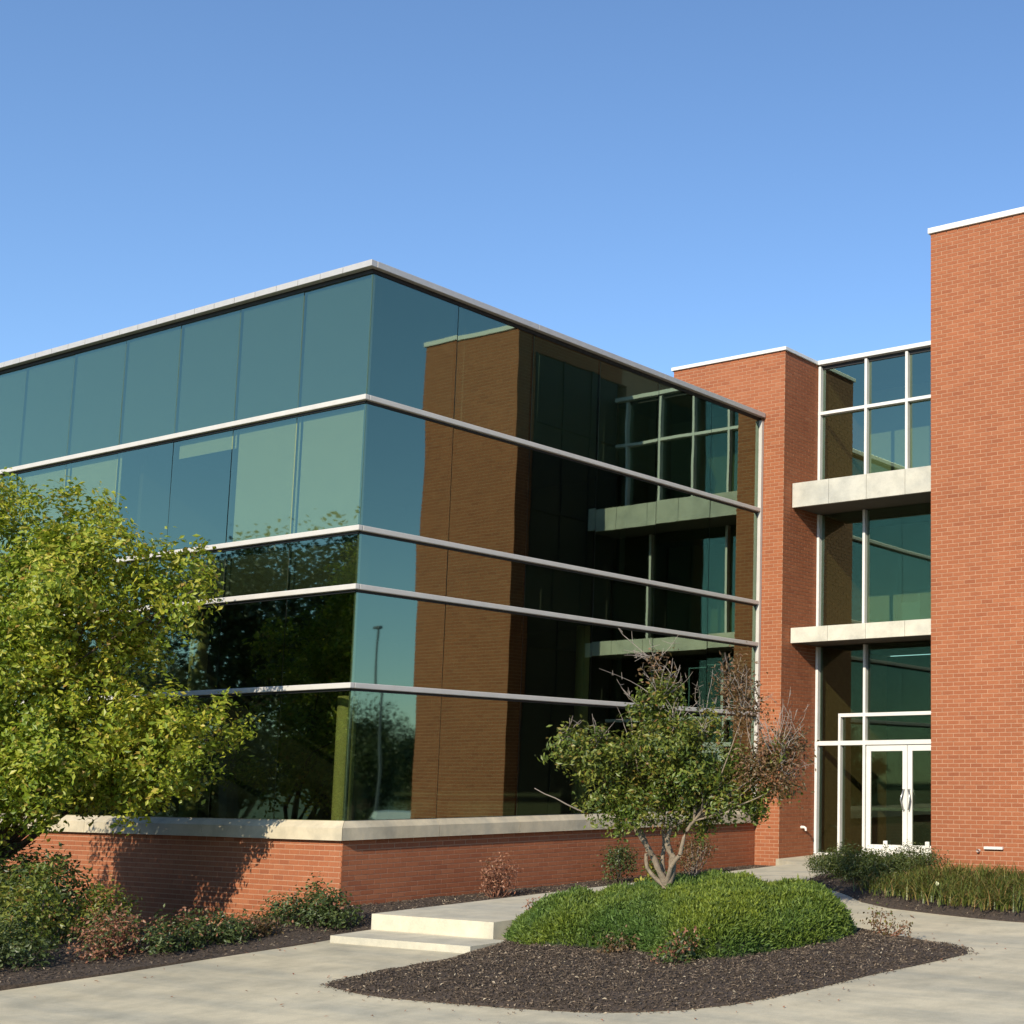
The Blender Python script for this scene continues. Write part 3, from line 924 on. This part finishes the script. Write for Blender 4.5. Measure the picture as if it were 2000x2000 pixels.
for (u, v, sp, n) in ((1240, 1260, 70, 26), (1180, 1310, 60, 16), (1300, 1290, 60, 18), (1390, 1260, 40, 16), (1150, 1380, 60, 10), (1080, 1390, 30, 8), (1480, 1360, 60, 34), (1420, 1340, 60, 22), (1500, 1430, 40, 20), (1330, 1330, 40, 14)):
    for _ in range(int(n * .62)):
        tip = at(u + rng.normal() * sp * .55, v + rng.normal() * sp * .45, D2) + fwv * rng.normal() * .35
        allc = np.array([l[:3] for l in lob2 + lob3])
        c = allc[np.argmin(((allc - (tip - np.array([0, 0, .35]))) ** 2).sum(1))]
        s = c + (tip - c) * .25 + rng.normal(size=3) * .03
        tw.append(branch(s, tip, .0058, .0025, rng, n=5, bend=.07))
        for _k in range(3):
            q = s + (tip - s) * rng.uniform(.45, .9)
            tw.append((np.array([q, q + unit(rng.normal(size=3) + np.array([0, 0, .8])) * rng.uniform(.05, .16)]), [.0035, .002]))
tw.append(branch(at(1110, 1535, D2), at(1020, 1487, D2) - fwv * .3, .012, .005, rng, bend=.03))
tag(tree_bits(tw, 'twigs', 'twig', myr, 4), kind='stuff')

# ---- clipped hedge mound on the island
rng = np.random.default_rng(3)
HEDGE = smooth_poly([(4.25, -.75), (5.3, -1.42), (6.3, -1.5), (7.0, -1.35), (7.8, -1.68), (8.45, -1.62), (8.75, -.7), (9.0, .2), (8.7, 1.0), (7.6, 1.75), (6.2, 2.3), (5.0, 2.6), (4.45, 1.6), (4.3, .3)], 2)
def hedge_h(x, y):
    d = edge_dist(HEDGE, x, y)
    t = np.clip(d / .8, 0, 1)
    prof = np.sqrt(np.clip(1 - (1 - t) ** 2.1, 0, 1))
    H = (.40 + .13 * smooth01(5.0, 8.6, x + .45 * y)) * (1 + .17 * wob(x, y, 1.25))
    return prof * H + .07 * wob(x + .7, y - .3, 2.3) * np.clip(d * 3, 0, 1) + .025 * wob(x, y, 5)
hd = empty('clipped_hedge', (6.6, .2, -1.75), 'broad low clipped bright green hedge mound on the mulch island', 'hedge')
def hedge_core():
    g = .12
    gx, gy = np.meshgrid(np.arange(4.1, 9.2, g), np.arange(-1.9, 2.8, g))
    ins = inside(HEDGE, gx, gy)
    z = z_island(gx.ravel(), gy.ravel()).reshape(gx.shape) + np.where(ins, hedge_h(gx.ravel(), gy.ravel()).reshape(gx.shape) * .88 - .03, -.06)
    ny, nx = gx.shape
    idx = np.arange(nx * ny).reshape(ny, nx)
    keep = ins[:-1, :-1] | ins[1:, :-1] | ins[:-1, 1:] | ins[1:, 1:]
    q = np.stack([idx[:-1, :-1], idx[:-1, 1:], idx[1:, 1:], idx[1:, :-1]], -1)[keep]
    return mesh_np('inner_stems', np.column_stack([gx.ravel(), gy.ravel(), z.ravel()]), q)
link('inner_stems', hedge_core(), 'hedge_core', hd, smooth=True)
n = 46000
x = rng.uniform(4.1, 9.2, 400000); y = rng.uniform(-1.9, 2.8, 400000)
ok = inside(HEDGE, x, y); x, y = x[ok], y[ok]
e = .03
hx = (hedge_h(x + e, y) - hedge_h(x - e, y)) / (2 * e); hy = (hedge_h(x, y + e) - hedge_h(x, y - e)) / (2 * e)
slope = np.sqrt(1 + np.clip(hx ** 2 + hy ** 2, 0, 36))
k = np.flatnonzero(rng.random(len(x)) < slope / 6.1)[:n]
x, y, hx, hy = x[k], y[k], hx[k], hy[k]
nr = unit(np.column_stack([-hx, -hy, np.ones_like(x)]) + np.array([0, 0, .25]))
hz = hedge_h(x, y)
rim = edge_dist(HEDGE, x, y) < .06
zz = z_island(x, y) + np.where(rim, hz * rng.uniform(.25, 1.0, len(x)), hz * rng.uniform(.94, 1.02, len(x)))
P0 = np.column_stack([x, y, zz])
pos = np.repeat(P0, 4, 0) + rng.normal(size=(len(P0) * 4, 3)) * .026
al = unit(np.repeat(nr, 4, 0) + rng.normal(size=pos.shape) * .55)
sd = unit(np.cross(al, rng.normal(size=al.shape)))
me = quads_mesh('foliage', pos + al * .012, sd, rng.uniform(.03, .10, len(pos)), rng.uniform(.013, .026, len(pos)), rng, along=al)
link('foliage', me, 'leaf_hedge', hd)

# ---- loose shrubs
def shrub(name, label, base, lobes, n, leaf, size, cat='shrub', group=None, seed=0, clump=.07, per=14, twig='bark_dark', stems=9, aspect=.5, extra=None):
    rng = np.random.default_rng(seed)
    b = np.array(base, float)
    o = empty(name, b, label, cat, group)
    lb_ = [(b[0] + l[0], b[1] + l[1], b[2] + l[2], l[3], l[3], l[4], 1) for l in lobes]
    pos, out, cen_ = crown_points(lb_, n, rng, clump=clump, per=per, shell=2.2)
    keep = pos[:, 2] > b[2] - .02
    pos, out = pos[keep], out[keep]
    s = rng.uniform(.6, 1.3, len(pos)) * size
    link('foliage', quads_mesh('foliage', pos, out, s, s * aspect, rng), leaf, o)
    if extra:
        k = rng.random(len(cen_)) < extra[1]
        cc = cen_[k] if k.any() else cen_[:2]
        p2 = np.repeat(cc, extra[2], 0) + rng.normal(size=(len(cc) * extra[2], 3)) * clump + np.array([0, 0, .04])
        s2 = rng.uniform(.6, 1.2, len(p2)) * size
        link('tinted_leaves', quads_mesh('tinted_leaves', p2, unit(rng.normal(size=p2.shape) + np.array([0, -.5, .8])), s2, s2 * aspect, rng), extra[0], o)
    ps = []
    for k in rng.choice(len(cen_), min(stems, len(cen_)), replace=False):
        ps.append(branch(b + rng.normal(size=3) * np.array([.04, .04, 0]) - np.array([0, 0, .05]), cen_[k], .012, .004, rng, bend=.1))
    tree_bits(ps, 'stems', twig, o, 5)
    return o

def zb(x, y): return float(z_bed(x, y))
GL = 'shrubs in the mulch bed by the front brick base'
shrub('rose_shrub', 'dark green shrub at the corner of the brick base beside the steps', (.95, -1.15, zb(.95, -1.15)), [(0, 0, .24, .42, .24), (-.5, -.1, .22, .34, .22), (.4, .1, .16, .3, .16), (.1, .1, .34, .26, .18), (-.25, .2, .42, .1, .28)], 3200, 'leaf_green', .06, group=GL, seed=21, extra=('leaf_rust', .12, 5))
shrub('rose_shrub', 'reddish brown leafless-looking shrub against the side brick wall', (.95, 2.25, zb(.95, 2.25)), [(0, 0, .32, .3, .3), (-.1, .2, .42, .25, .22), (.1, -.2, .3, .2, .2)], 900, 'leaf_rust', .05, seed=22, twig='rust_twig', stems=40, extra=('leaf_bronze', .3, 4))
shrub('round_shrub', 'small dark green shrub by the side wall left of the ornamental trunk', (.75, 5.35, zb(.75, 5.35)), [(0, 0, .36, .34, .34), (.1, -.1, .5, .22, .2)], 1500, 'leaf_green', .055, seed=23)
shrub('round_shrub', 'brown-green shrub by the side wall right of the ornamental trunk', (.9, 7.3, zb(.9, 7.3)), [(0, 0, .4, .42, .4), (.05, .1, .6, .3, .25)], 1500, 'leaf_bronze', .05, seed=24, stems=26, extra=('leaf_green', .4, 8), twig='twig')
shrub('yellow_plant', 'small bright yellow-leaved plant beside the forked trunk', (5.25, 1.05, -1.45), [(0, 0, .42, .14, .2), (.02, 0, .2, .2, .2)], 500, 'leaf_yellow', .07, cat='plant', seed=25, extra=('leaf_hedge', .5, 12))
# left bed, from the frame edge to the post shadow
left = [
    ('rose_shrub', 'tall leafy pale green shrub at the left edge below the tree', (-.7, -4.1), [(0, 0, .5, .45, .5), (-.3, .2, .9, .3, .35), (.2, -.2, .35, .4, .3), (-.9, .3, .6, .5, .55)], 3000, 'leaf_myrtle', .075, None, 31),
    ('rose_shrub', 'dense dark green shrub in the bottom left corner of the bed', (.62, -4.9), [(0, 0, .2, .40, .26), (-.5, -.1, .28, .42, .3), (-.2, -.5, .22, .4, .28)], 2800, 'leaf_green', .06, None, 32),
    ('rose_shrub', 'rust-coloured shrub in the middle of the left bed', (.75, -3.85), [(0, 0, .18, .34, .22), (-.35, .2, .28, .36, .26), (.1, -.3, .14, .3, .18)], 1500, 'leaf_rust', .055, ('leaf_green', .5, 10), 33),
    ('rose_shrub', 'mixed green and rust shrub along the left pavement edge', (.95, -3.05), [(0, 0, .15, .32, .18), (-.3, .2, .22, .32, .2), (.05, -.35, .14, .3, .18)], 2000, 'leaf_green', .06, ('leaf_rust', .3, 8), 34),
    ('rose_shrub', 'dark green low shrub below the dappled brick wall', (.95, -2.45), [(0, 0, .12, .3, .14), (-.3, .15, .16, .26, .16)], 1900, 'leaf_green', .055, ('leaf_rust', .15, 6), 35),
    ('rose_shrub', 'small yellowish-green shrub under the narrow trunk shadow', (.9, -1.95), [(0, 0, .08, .22, .1), (-.25, .1, .12, .18, .12)], 800, 'leaf_bronze', .05, ('leaf_green', .4, 10), 36),
    ('dark_shrub', 'tall dark shaded shrub against the brick base under the tree', (-2.8, -2.85), [(0, 0, .95, .7, .6), (-.8, -.2, 1.0, .8, .65), (.4, -.1, .55, .5, .45), (-1.7, -.3, .9, .8, .65), (-.3, -.5, .5, .7, .5), (-.9, -.6, .5, .8, .5)], 17000, 'leaf_green', .08, None, 37),
    ('rose_shrub', 'olive shrub behind the rust-coloured one', (-.6, -3.2), [(0, 0, .34, .42, .34), (-.4, .2, .42, .4, .36)], 2200, 'leaf_myrtle', .065, ('leaf_rust', .1, 6), 38),
]
for nm, lab, (x_, y_), lbs, n_, lf, sz, ex, sd_ in left:
    shrub(nm, lab, (x_, y_, zb(x_, y_)), lbs, n_, lf, sz, group=GL, seed=sd_, extra=ex)

# small plants at the hedge rim
shrub('bedding_plant', 'low rusty plant at the front foot of the clipped hedge', (8.05, -1.85, -1.73), [(0, 0, .08, .24, .12), (.12, .1, .2, .2, .1)], 500, 'leaf_green', .055, cat='plant', seed=41, group='small plants at the hedge foot', extra=('leaf_rust', .6, 9))
shrub('bedding_plant', 'low olive plant in the notch of the hedge front', (7.05, -1.60, -1.73), [(0, 0, .1, .2, .1)], 350, 'leaf_bronze', .05, cat='plant', seed=42, group='small plants at the hedge foot', extra=('leaf_green', .5, 9))
shrub('bedding_plant', 'thin pinkish twiggy plant at the right end of the hedge', (9.05, 1.05, -1.66), [(0, 0, .16, .2, .15), (.25, .1, .14, .16, .1)], 260, 'leaf_bronze', .05, cat='plant', seed=43, group='small plants at the hedge foot', twig='rust_twig', stems=16, extra=('leaf_myrtle', .4, 5))
shrub('bedding_plant', 'small brown dried plant at the left tip of the hedge', (4.40, -.35, -1.60), [(0, 0, .18, .14, .12), (.05, .4, .2, .14, .12)], 240, 'leaf_rust', .05, cat='plant', seed=44, group='small plants at the hedge foot')

# right bed: low yews, then strap-leaved clumps
GR = 'shrubs in the bed below the brick tower'
yew = [((4.6, 7.0), 'dark low spreading yew at the left end of the right bed', .30, 3600), ((5.25, 6.2), 'round yew in front of the entrance doors', .36, 5000), ((6.0, 6.9), 'yew between the doors and the tower edge', .36, 5000), ((6.1, 5.6), 'olive yew at the bend of the path', .36, 4600)]
for i, ((x_, y_), lab, r_, n_) in enumerate(yew):
    shrub('yew_shrub', lab, (x_, y_, float(z_pave(x_, y_)) + .1), [(0, 0, r_ * .7, r_ * 1.2, r_ * .7), (.35, .1, r_ * .6, r_, r_ * .55), (-.3, -.15, r_ * .55, r_, r_ * .5)], n_, 'leaf_yew', .06, group=GR, seed=50 + i, aspect=.3, clump=.06)

def strap_clump(label, base, n, h, seed, flowers=0):
    rng = np.random.default_rng(seed)
    o = empty('daylily_clump', base, label, 'plant', 'strap-leaved clumps below the brick tower')
    V = []; Fq = []; off = 0
    b = np.array(base)
    for _ in range(n):
        a = rng.uniform(0, 2 * math.pi); L = h * rng.uniform(.7, 1.25); lean = rng.uniform(.5, 1.5)
        d = np.array([math.cos(a), math.sin(a), 0]); s = np.array([-d[1], d[0], 0])
        r0 = b + np.append(rng.normal(size=2) * .27, 0)
        t = np.linspace(0, 1, 5)
        p = r0 + d * (lean * L * t ** 1.6)[:, None] + np.array([0, 0, 1]) * (L * (1.25 * t - .62 * lean * t ** 2.2))[:, None]
        w = .007 * (1 - t ** 2.5) + .001
        V.append(np.stack([p - s * w[:, None], p + s * w[:, None]], 1).reshape(-1, 3))
        i = np.arange(4)[:, None] * 2
        Fq.append(i + np.array([[0, 1, 3, 2]]) + off); off += 10
    link('leaves', mesh_np('leaves', np.concatenate(V), np.concatenate(Fq)), 'leaf_lily', o)
    for k in range(flowers):
        c = b + np.array([rng.uniform(-.1, .1), rng.uniform(-.25, -.1), h * rng.uniform(.7, .95)])
        me = quads_mesh('flower', np.repeat(c[None], 6, 0), unit(rng.normal(size=(6, 3))), .06, .035, rng)
        link('flower', me, 'petal', o)
    return o
sp = [((6.9, 5.0), 'strap-leaved clump at the left below the tower edge'), ((7.5, 4.5), 'strap-leaved clump second from the left below the tower'), ((7.3, 5.7), 'strap-leaved clump close to the tower corner'),
      ((8.2, 4.2), 'strap-leaved clump with two pale flowers below the tower'), ((8.1, 5.2), 'strap-leaved clump behind the flowering one'), ((8.9, 3.95), 'yellowing strap-leaved clump on the pavement edge'),
      ((8.9, 4.9), 'strap-leaved clump in the middle row at the right'), ((9.6, 3.8), 'strap-leaved clump at the right frame edge'), ((9.6, 4.6), 'strap-leaved clump behind the right-edge clump'), ((7.0, 6.6), 'strap-leaved clump against the tower brick, left'),
      ((8.0, 6.4), 'strap-leaved clump against the tower brick, middle'), ((9.0, 6.0), 'strap-leaved clump against the tower brick, right')]
for i, ((x_, y_), lab) in enumerate(sp):
    strap_clump(lab, (x_, y_, float(z_right(np.array([x_]), np.array([y_]))[0]) - .02), 420, .30, 70 + i, flowers=2 if i == 3 else 0)

# mulch chips
rng = np.random.default_rng(9)
chips(il, ISLAND, z_island, 70000, rng, spill=.12)
LB_NEAR = [(-3.0, -6.5), (1.05, -7.2), (1.30, -5.4), (1.50, -4.2), (1.60, -3.0), (1.72, -2.0), (1.78, -0.86), (1.80, 9.6), (0.1, 10.3), (0.1, -0.1), (-3.0, -.1)]
chips(lb, LB_NEAR, z_bed, 36000, rng)
chips(rb_, RIGHT_BED, z_right, 16000, rng)

def leaf_litter(n, rng):
    x = rng.uniform(1.2, 13, n); y = rng.uniform(-9, 4, n)
    k = inside(PAVE, x, y) & ~inside(ISLAND, x, y) & ~inside(RIGHT_BED, x, y) & ~((x < 4.6) & (y > -1.7))
    d = np.minimum(edge_dist(ISLAND, x, y), edge_dist(LEFT_BED, x, y))
    k &= rng.random(n) < np.exp(-d / .45)
    x, y = x[k], y[k]
    p = np.column_stack([x, y, z_pave(x, y) + .014])
    me = quads_mesh('leaf_litter', p, unit(rng.normal(size=p.shape) * .25 + np.array([0, 0, 1])), rng.uniform(.025, .06, len(p)), rng.uniform(.012, .03, len(p)), rng, fold=.3)
    o = tag(link('leaf_litter', me, 'leaf_rust'), 'scattered dry leaves and bark bits on the pavement by the beds', 'leaf litter', kind='stuff')
leaf_litter(2200, rng)

# ================================================================== WHAT THE GLASS MIRRORS
rng = np.random.default_rng(77)
def far_tree(label, h, seed):
    rng = np.random.default_rng(seed)
    o = empty('distant_tree', (0, 0, -2.5), label, 'tree', 'trees mirrored in the glass')
    lb_ = []
    for k in range(11):
        a = rng.uniform(0, 2 * math.pi); q = rng.uniform(0, .26) * h
        lb_.append((math.cos(a) * q, math.sin(a) * q, -2.5 + h * rng.uniform(.38, .86), h * rng.uniform(.12, .2), h * rng.uniform(.12, .2), h * rng.uniform(.10, .17), 1))
    pos, out, cen_ = crown_points(lb_, 15000, rng, clump=.24, per=30)
    link('crown', quads_mesh('crown', pos, out, rng.uniform(.10, .2, len(pos)), rng.uniform(.07, .13, len(pos)), rng), 'leaf_far', o)
    ps = [branch((0, 0, -2.6), (0, 0, -2.5 + h * .45), .03 * h, .02 * h, rng, bend=.02)]
    for l in lb_:
        ps.append(branch((0, 0, -2.5 + h * .4), l[:3], .013 * h, .004 * h, rng))
    link('trunk', tubes_mesh('trunk', ps, 7), 'bark_dark', o)
    return o
def copy_tree(o, loc, rz, s, label):
    r = o.copy(); C.objects.link(r); r['label'] = label
    r.location = loc; r.rotation_euler = (0, 0, rz); r.scale = (s, s, s)
    for ch in o.children:
        c = ch.copy(); C.objects.link(c); c.parent = r
    return r
ft = [far_tree('', 8.5, 1), far_tree('', 9.5, 2), far_tree('', 7.0, 3)]
front_spots = [(-16, -13.5), (-21, -12), (-24, -18), (-19, -19), (-29, -14), (-33, -20), (-27, -24), (-14, -20), (-38, -16)]
side_spots = [(58, 44), (63, 49), (66, 55), (70, 60), (54, 39), (61, 62), (75, 52)]
used = [False] * 3
where = ['nearest', 'second', 'third', 'fourth', 'fifth', 'sixth', 'seventh', 'eighth', 'ninth']
for gi, (spots, txt) in enumerate(((front_spots, 'dark tree mirrored in the front glass, %s of its group from the wing'), (side_spots, 'far tree mirrored low in the side glass, %s in the row'))):
    for i, (x_, y_) in enumerate(spots):
        k = (i + gi) % 3
        s = (1.28 if gi == 0 else 1.15) * rng.uniform(.9, 1.12)
        lab = txt % where[i]
        if not used[k]:
            used[k] = True; o = ft[k]; o.location = (x_, y_, -2.5); o.scale = (s,) * 3; o.rotation_euler.z = rng.uniform(0, 6); o['label'] = lab
        else:
            copy_tree(ft[k], (x_, y_, -2.5), rng.uniform(0, 6), s, lab)

# lamp post in the lot
lp = empty('lamp_post', (27.0, 21.6, -2.35), 'dark lamp post of the parking lot mirrored beside the glass corner', 'lamp post')
link('pole', tubes_mesh('pole', [([(27, 21.6, -2.35), (27, 21.6, 2), (27, 21.6, 6.3)], [.055, .045, .04])], 10), 'car_dark', lp)
box('base', 26.7, 27.3, 21.3, 21.9, -2.35, -1.7, 'concrete', lp, bevel=.05)
box('lamp_head', 26.88, 27.2, 21.5, 21.7, 6.3, 6.42, 'car_dark', lp, bevel=.05)

def car(label, loc, rz, paint):
    o = empty('parked_car', loc, label, 'car', 'cars parked in the lot')
    o.rotation_euler.z = rz
    prof = [(-2.2, .35), (-2.2, .75), (-2.05, .92), (-1.25, 1.0), (-.75, 1.42), (.95, 1.44), (1.75, 1.0), (2.15, .92), (2.2, .4)]
    def ext(name, pr, hw, mat, top=1.0):
        n = len(pr)
        v = [(x, -hw * (top if z > 1.05 else 1), z) for x, z in pr] + [(x, hw * (top if z > 1.05 else 1), z) for x, z in pr]
        f = [tuple(range(n)), tuple(range(2 * n - 1, n - 1, -1))] + [(i, n + i, n + (i + 1) % n, (i + 1) % n) for i in range(n)]
        me = bpy.data.meshes.new(name); me.from_pydata(v, [], f); me.update()
        q = bpy.data.objects.new(name, me); C.objects.link(q); me.materials.append(M[mat]); q.parent = o
        return q
    ext('body', prof, .88, paint, .82)
    ext('side_glass', [(-1.1, 1.03), (-.7, 1.36), (.88, 1.38), (1.5, 1.03)], .885, 'car_glass', .83)
    for x in (-1.35, 1.35):
        for s in (-1, 1):
            me = tubes_mesh('wheel', [([(x, s * .70, .33), (x, s * .90, .33)], [.33, .33]), ([(x, s * .90, .33), (x, s * .905, .33)], [.33, .02])], 18)
            q = bpy.data.objects.new('wheel', me); C.objects.link(q); me.materials.append(M['tyre']); q.parent = o
    return o
car('white car parked in the lot, mirrored low in the corner pane', (24.0, 20.2, -2.35), .6, 'car_paint')
car('dark grey car parked in the lot, mirrored beside the white car', (27.5, 17.5, -2.35), .7, 'car_dark')
